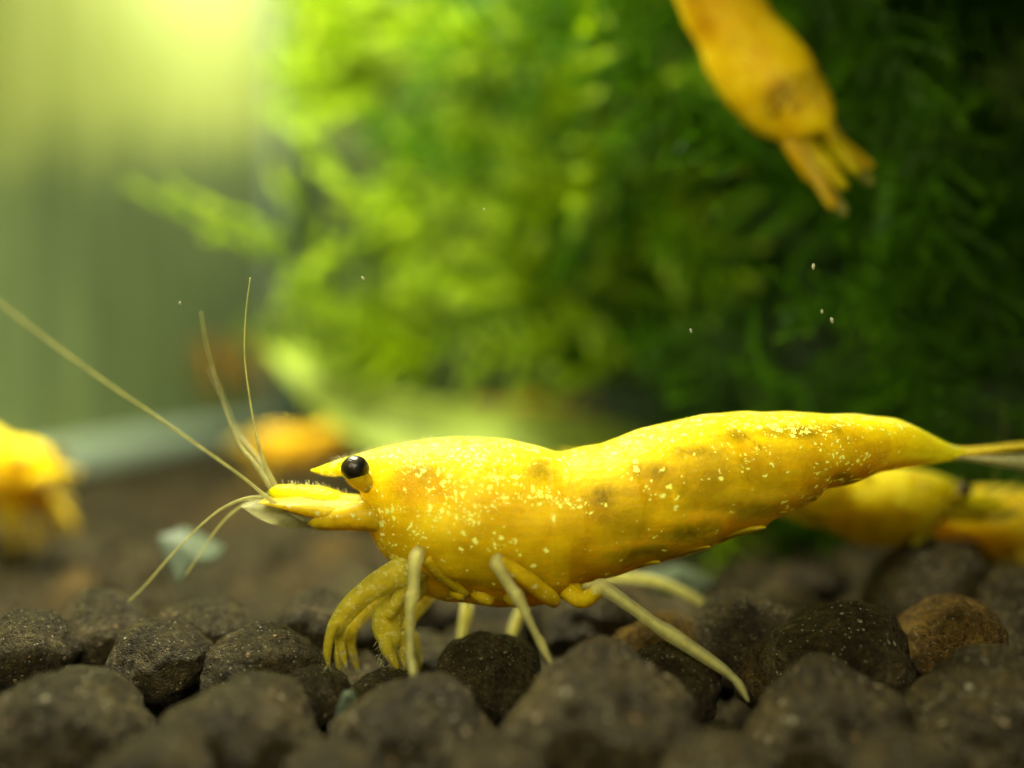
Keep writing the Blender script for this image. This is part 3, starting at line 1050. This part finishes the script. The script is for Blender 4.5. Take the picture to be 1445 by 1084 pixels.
# source: head -> -X, dorsal -> +Z
ax = -hd
az = back
ay = az.cross(ax)
R = Matrix((ax, ay, az)).transposed().to_4x4()
S = Matrix.Diagonal((0.80, 0.76, 0.66, 1))
r.matrix_world = Matrix.Translation(P(1122, 140, 3.5) - (R @ S @ (P(600, 690, D0) - ROOT))) @ R @ S
for ch in r.children:
    ch.color = (0.95, 0.86, 0.4, 1)
    if ch.name.startswith('body'):      # dark stomach showing through the back
        ch.data = ch.data.copy()
        ch.data.color_attributes['marks'].data.foreach_set('color', np.array([(.12, max(min(1, 1.7 * blob(*pm, 600, 640, 30, 44)), .2 * o_), .5 * p_, 1) for pm, (s_, o_, p_, _) in zip(mark_px, marks)]).ravel())

# ------------------------------------------------------------------ moss
def frond_mesh(seed, length=1.5, nb=22, bl=0.42, leaf=0.05, mat=None):
    n_lf = .05 / leaf
    r = random.Random(seed)
    V, Fc, tipv = [], [], []

    def leafy(path, n, lf, tipf):
        """leaves set in a spiral on a stem path"""
        m = len(path)
        o = len(V)
        v, f = tube_data(path, [0.009 * (1 - 0.6 * i / (m - 1)) for i in range(m)], m, 4, smooth=False)
        V.extend(v)
        tipv.extend([0.0] * len(v))
        Fc.extend([tuple(i + o for i in q) for q in f])
        ang = r.uniform(0, 6)
        for i in range(n):
            t = (i + 0.5) / n
            k = t * (m - 1)
            i0 = min(int(k), m - 2)
            c = path[i0].lerp(path[i0 + 1], k - i0)
            ax = (path[i0 + 1] - path[i0]).normalized()
            ref = Vector((0, 0, 1)) if abs(ax.z) < .9 else Vector((1, 0, 0))
            s1 = ax.cross(ref).normalized()
            s2 = ax.cross(s1)
            ang += 2.4
            rad = s1 * math.cos(ang) + s2 * math.sin(ang)
            L = lf * r.uniform(.75, 1.2) * (1 - .35 * t)
            dirv = (ax * r.uniform(.7, 1.0) + rad * r.uniform(.5, .8)).normalized()
            wv = ax.cross(rad) * L * 0.24
            o = len(V)
            mid = c + dirv * L * .5 + rad * L * .06
            tp = c + dirv * L + ax * L * .12
            V.extend([c, mid - wv, tp, mid + wv])
            g = tipf * max(0, (t - .6) / .4)
            tipv.extend([g, g, g, g])
            Fc.append((o, o + 1, o + 2, o + 3))

    bend = Vector((r.uniform(-.5, .5), r.uniform(-.3, .3), r.uniform(-.5, .1)))
    stem = []
    for i in range(14):
        t = i / 13
        stem.append(Vector((t, 0, 0)) * length + bend * (t * t * .45) + Vector((0, .03 * math.sin(t * 7 + seed), .03 * math.sin(t * 5 + 2 * seed))))
    dn_ = 1.7 if mat else 1.0
    leafy(stem, int(60 * n_lf ** .5 * dn_), leaf, 0.6)
    for k in range(nb):
        t = 0.06 + 0.9 * k / nb + r.uniform(-.01, .01)
        q = t * 13
        i0 = min(int(q), 12)
        c = stem[i0].lerp(stem[i0 + 1], q - i0)
        ax = (stem[i0 + 1] - stem[i0]).normalized()
        sd = 1 if k % 2 else -1
        a = r.uniform(.75, 1.15)
        side = Vector((0, r.uniform(-.45, .45), sd)).normalized()
        L = bl * r.uniform(.6, 1.15) * (1 - .55 * t)
        dirv = (ax * math.cos(a) + side * math.sin(a))
        path = [c + dirv * L * u + Vector((.1 * L * u * u, 0, -.06 * L * u * u)) for u in np.linspace(0, 1, 6)]
        leafy(path, max(10, int(34 * L / .42 * n_lf ** .6 * dn_)), leaf, 1.0)
    me = bpy.data.meshes.new('frond')
    me.from_pydata([tuple(v) for v in V], [], Fc)
    at = me.attributes.new('tip', 'FLOAT', 'POINT')
    at.data.foreach_set('value', tipv)
    me.materials.append(mat or M_moss_shaded)
    me.update()
    return me


FR = [frond_mesh(s, 1.5, 22, .45) for s in range(5)] + [frond_mesh(20 + s, .9, 13, .34) for s in range(3)] + [frond_mesh(40 + s, 1.0, 8, .45, .068, M_moss_lit) for s in range(4)]
LEN = [1.5] * 5 + [.9] * 3 + [1.0] * 4


def bank(u):
    """front face of the moss bank: u 0 (by the corner) .. 1 (right)"""
    return Vector((-2.35 + 5.5 * u, 7.2 - 3.1 * min(1, u * 1.25) ** 0.8, 0))


HOLES = [(505, 245, 56), (432, 325, 46), (497, 392, 34), (465, 215, 40)]


def proj(v):
    return CX + v.x * F / v.y, CY - (v.z - H) * F / v.y


def clear_of(p, q):
    for t in (0, .2, .4, .6, .8, 1):
        c = p.lerp(q, t)
        x, y = proj(c)
        edge = 362 + 14 * math.sin(y / 40.0) + max(0, y - 480) * .9
        if x < edge + 8:
            return False
        for hx, hy, hr in HOLES:
            if (x - hx) ** 2 + (y - hy) ** 2 < hr * hr:
                return False
        if c.y < 3.35 or (y > 545 and x < 900):
            return False
    return True


moss = empty('moss_clump', (0.3, 5.0, 0.0))
tag(moss, 'bank of feathery green aquarium moss filling the tank behind the shrimps', 'moss')


def add_frond(k, p, dirv, scale, rollv, parent=moss):
    x = dirv.normalized()
    q = x.to_track_quat('X', 'Z')
    M = Matrix.Translation(p) @ q.to_matrix().to_4x4() @ Matrix.Rotation(rollv, 4, 'X') @ Matrix.Scale(scale, 4)
    o = bpy.data.objects.new('frond', FR[k])
    col.objects.link(o)
    o.parent = parent
    o.matrix_world = M
    o.matrix_local = Matrix.Translation(-moss.location) @ M
    return o


def rand_frond(depth0, depth1):
    u = rng.random() ** 0.9
    b = bank(u)
    z = rng.uniform(0.15, 4.6)
    k = rng.randrange(8)
    p = Vector((b.x + rng.uniform(-.3, .3), b.y + rng.uniform(depth0, depth1) + 0.12 * max(0, 2 - z), z))
    th = rng.uniform(0, 2 * math.pi)
    dirv = Vector((math.cos(th), rng.uniform(-.8, .25), math.sin(th) * .9 + (0.1 if u < .6 else -.15)))
    s = rng.uniform(.75, 1.1)
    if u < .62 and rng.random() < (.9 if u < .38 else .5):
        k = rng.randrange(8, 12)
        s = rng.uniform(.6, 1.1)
    return u, p, dirv.normalized(), s, k


count = 0
tries = 0
while count < 270 and tries < 6000:
    tries += 1
    u, p, dv, s, k = rand_frond(0.0, 0.9)
    if clear_of(p, p + dv * LEN[k] * s):
        add_frond(k, p, dv, s, rng.uniform(0, 6.3))
        count += 1
# hand-set fronds: the stray one by the glass, the hanging stem and its neighbours on the right
def set_frond(a, b, da, db, k, roll):
    p, q = P(*a, da), P(*b, db)
    L = (q - p).length
    add_frond(k, p, q - p, L / LEN[k], roll)


FR.append(frond_mesh(61, 1.0, 4, .16, .06, M_moss_lit))
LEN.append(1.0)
FR.append(frond_mesh(62, .6, 3, .14, .07, M_moss_lit))
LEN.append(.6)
set_frond((440, 385), (180, 262), 6.0, 5.4, 12, 0.4)
set_frond((400, 350), (292, 268), 5.9, 5.6, 13, 1.4)
for a, b, da, db, k, rl in (((600, 350), (385, 205), 6.3, 6.1, 8, 1.5), ((570, 480), (395, 385), 6.4, 6.2, 9, 1.4), ((530, 330), (385, 415), 6.3, 6.1, 10, 1.5), ((500, 150), (362, 40), 6.4, 6.2, 11, .5),
                            ((540, 130), (372, 175), 6.3, 6.2, 8, .9), ((480, 60), (368, 110), 6.5, 6.3, 9, .3), ((470, 480), (420, 250), 6.6, 6.5, 10, 1.6), ((560, 540), (400, 470), 6.5, 6.3, 11, 1.2), ((620, 300), (545, 180), 6.2, 6.1, 8, 1.0)):
    set_frond(a, b, da, db, k, rl)
set_frond((1215, -20), (1395, 430), 3.75, 3.7, 0, 1.2)
set_frond((1270, 158), (1445, 155), 3.6, 3.55, 6, 1.3)
set_frond((1255, 380), (1248, 548), 3.6, 3.5, 7, 1.5)
set_frond((1130, 560), (1290, 470), 3.7, 3.65, 6, 0.2)
set_frond((1060, 420), (1080, 560), 3.8, 3.7, 5, 0.7)
set_frond((1330, 240), (1240, 370), 3.65, 3.6, 7, 0.9)
set_frond((1000, 60), (1060, 190), 3.7, 3.65, 6, 0.9)
# the shaded depth of the bank and the added shading fronds: one mass
Vs, Fs, tv, off = [], [], [], 0
fb = []
for me in FR:
    v = np.empty(len(me.vertices) * 3)
    me.vertices.foreach_get('co', v)
    t = np.empty(len(me.vertices))
    me.attributes['tip'].data.foreach_get('value', t)
    fb.append((v.reshape(-1, 3), [p.vertices[:] for p in me.polygons], t))
count = tries = 0
allf, allm = [], []
while count < 520 and tries < 9000:
    tries += 1
    u, p, dv, s, k = rand_frond(0.8, 2.6)
    if u > .45 and rng.random() < .3:
        p.z = rng.uniform(2.6, 5.2)
    if count < 120:      # unseen fronds added above the view to shade the right of the bank
        p = Vector((rng.uniform(.7, 3.6), rng.uniform(2.5, 5.0), rng.uniform(2.75, 3.5)))
        dv = Vector((rng.uniform(-1, 1), rng.uniform(-1, 1), rng.uniform(-.1, .15))).normalized()
        q = p + dv * LEN[k] * s
        if min(proj(p)[1], 0) > -60 or proj(p)[1] > -60 or proj(q)[1] > -60:
            continue
    elif not clear_of(p, p + dv * LEN[k] * s):
        continue
    v, f, t = fb[k]
    R = np.array((dv.to_track_quat('X', 'Z').to_matrix() @ Matrix.Rotation(rng.uniform(0, 6.3), 3, 'X')))
    Vs.append(v @ R.T * s * 1.1 + np.array(p - moss.location))
    allf += [tuple(i + off for i in q) for q in f]
    allm += [1 if k > 7 else 0] * len(f)
    tv.append(t)
    off += len(v)
    count += 1
mm = mesh_obj('inner_and_shading_moss', np.vstack(Vs), allf, M_moss_shaded, moss, smooth=False)
mm.data.materials.append(M_moss_lit)
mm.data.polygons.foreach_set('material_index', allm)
at = mm.data.attributes.new('tip', 'FLOAT', 'POINT')
at.data.foreach_set('value', np.concatenate(tv))
mm['kind'] = 'stuff'

# ------------------------------------------------------------------ leaf, flakes, specks
def thick_strip(name, cl, wv, th, mat, label, cat, curl=0.0):
    """cl rows: x,y,z,halfwidth ; wv = width direction"""
    s = spline(cl, 40)
    W = 9
    v, f = [], []
    wv = Vector(wv).normalized()
    for i in range(40):
        c = Vector(s[i][:3])
        for j in range(W):
            u = j / (W - 1) * 2 - 1
            q = c + wv * (u * max(s[i][3], .004)) + Vector((0, -1, .3)) * (curl * (u * u))
            v.append(q + Vector((0, -th / 2, th / 2)))
            v.append(q + Vector((0, th / 2, -th / 2)))
    for i in range(39):
        for j in range(W - 1):
            a = (i * W + j) * 2
            f.append((a, a + 2, a + 2 + 2 * W, a + 2 * W))
            f.append((a + 1, a + 1 + 2 * W, a + 3 + 2 * W, a + 3))
        a = i * 2 * W
        f.append((a, a + 2 * W, a + 2 * W + 1, a + 1))
        a += 2 * (W - 1)
        f.append((a, a + 1, a + 2 * W + 1, a + 2 * W))
    o = mesh_obj(name, v, f, mat)
    return tag(o, label, cat)


dl = 6.2
rows = []
for (px, py, w, d) in ((378, 488, .02, 6.6), (420, 520, .13, 6.5), (470, 558, .20, 6.4), (540, 596, .24, 6.3), (640, 618, .25, 6.2), (760, 625, .22, 6.1), (880, 632, .15, 6.0), (980, 690, .04, 5.9)):
    p = P(px, py, d)
    rows.append((*p, w))
thick_strip('leaf', rows, (0.25, .5, .8), .02, M_leaf, 'pale yellow-green curved leaf lying across the bed below the moss', 'leaf', .06)


def flake(name, pts, th, mat, label, cat):
    v = [Vector(p) for p in pts]
    n = len(v)
    c = sum(v, Vector()) / n
    bulge = c + Vector((0, -th * 2, th * 2))
    V = [p + Vector((0, 0, th)) for p in v] + [p - Vector((0, 0, th)) for p in v] + [bulge + Vector((0, 0, th)), bulge - Vector((0, 0, th))]
    f = []
    for i in range(n):
        j = (i + 1) % n
        f += [(i, j, 2 * n), (n + j, n + i, 2 * n + 1), (i, n + i, n + j, j)]
    return tag(mesh_obj(name, V, f, mat, smooth=False), label, cat)


flake('shell_flake', [P(222, 762, 3.5), P(262, 748, 3.62), P(318, 776, 3.6), P(300, 792, 3.5), P(272, 792, 3.45), P(252, 826, 3.4), P(236, 792, 3.45)], .012, M_flake, 'pale whitish triangular flake of shed shell lying on the pellets', 'flake')
flake('mineral_chip', [P(472, 1016, 2.46), P(484, 982, 2.5), P(500, 980, 2.52), P(504, 996, 2.5), P(490, 1022, 2.46)], .014, M_flake, 'small greenish glassy chip wedged between two pellets', 'chip')
flake('plant_scrap', [P(900, 812, 3.5), P(960, 800, 3.6), P(1010, 822, 3.55), P(985, 840, 3.45), P(930, 835, 3.42)], .012, M_flake, 'pale green plant scrap on the bed beneath the abdomen', 'scrap')

for (px, py, d, r, lb) in ((512, 393, 2.7, .0065, 'tiny white speck drifting before the small round gap in the moss'), (254, 428, 2.7, .006, 'tiny pale speck drifting above the long antenna'),
                           (1148, 376, 2.75, .008, 'bright elongated speck drifting before the dark moss'), (1174, 452, 2.75, .008, 'thin pale speck drifting low before the dark moss'),
                           (975, 467, 2.75, .006, 'small speck drifting above the back of the sharp shrimp'), (683, 295, 2.7, .004, 'faint speck drifting before the bright green moss'),
                           (1160, 440, 2.8, .006, 'dim speck drifting beside the thin pale one')):
    c = P(px, py, d)
    v, f = ball_data((0, 0, 0), r * .6, r * .6, r * 1.1, 8, 6)
    v = [q * (1 + .5 * noise.noise(q * 300 + c)) for q in v]
    o = mesh_obj('drifting_speck', v, f, M_speck)
    o.location = c
    o.rotation_euler = (0, rng.uniform(-1.2, 1.2), 0)
    tag(o, lb, 'speck', 'specks drifting in the water')
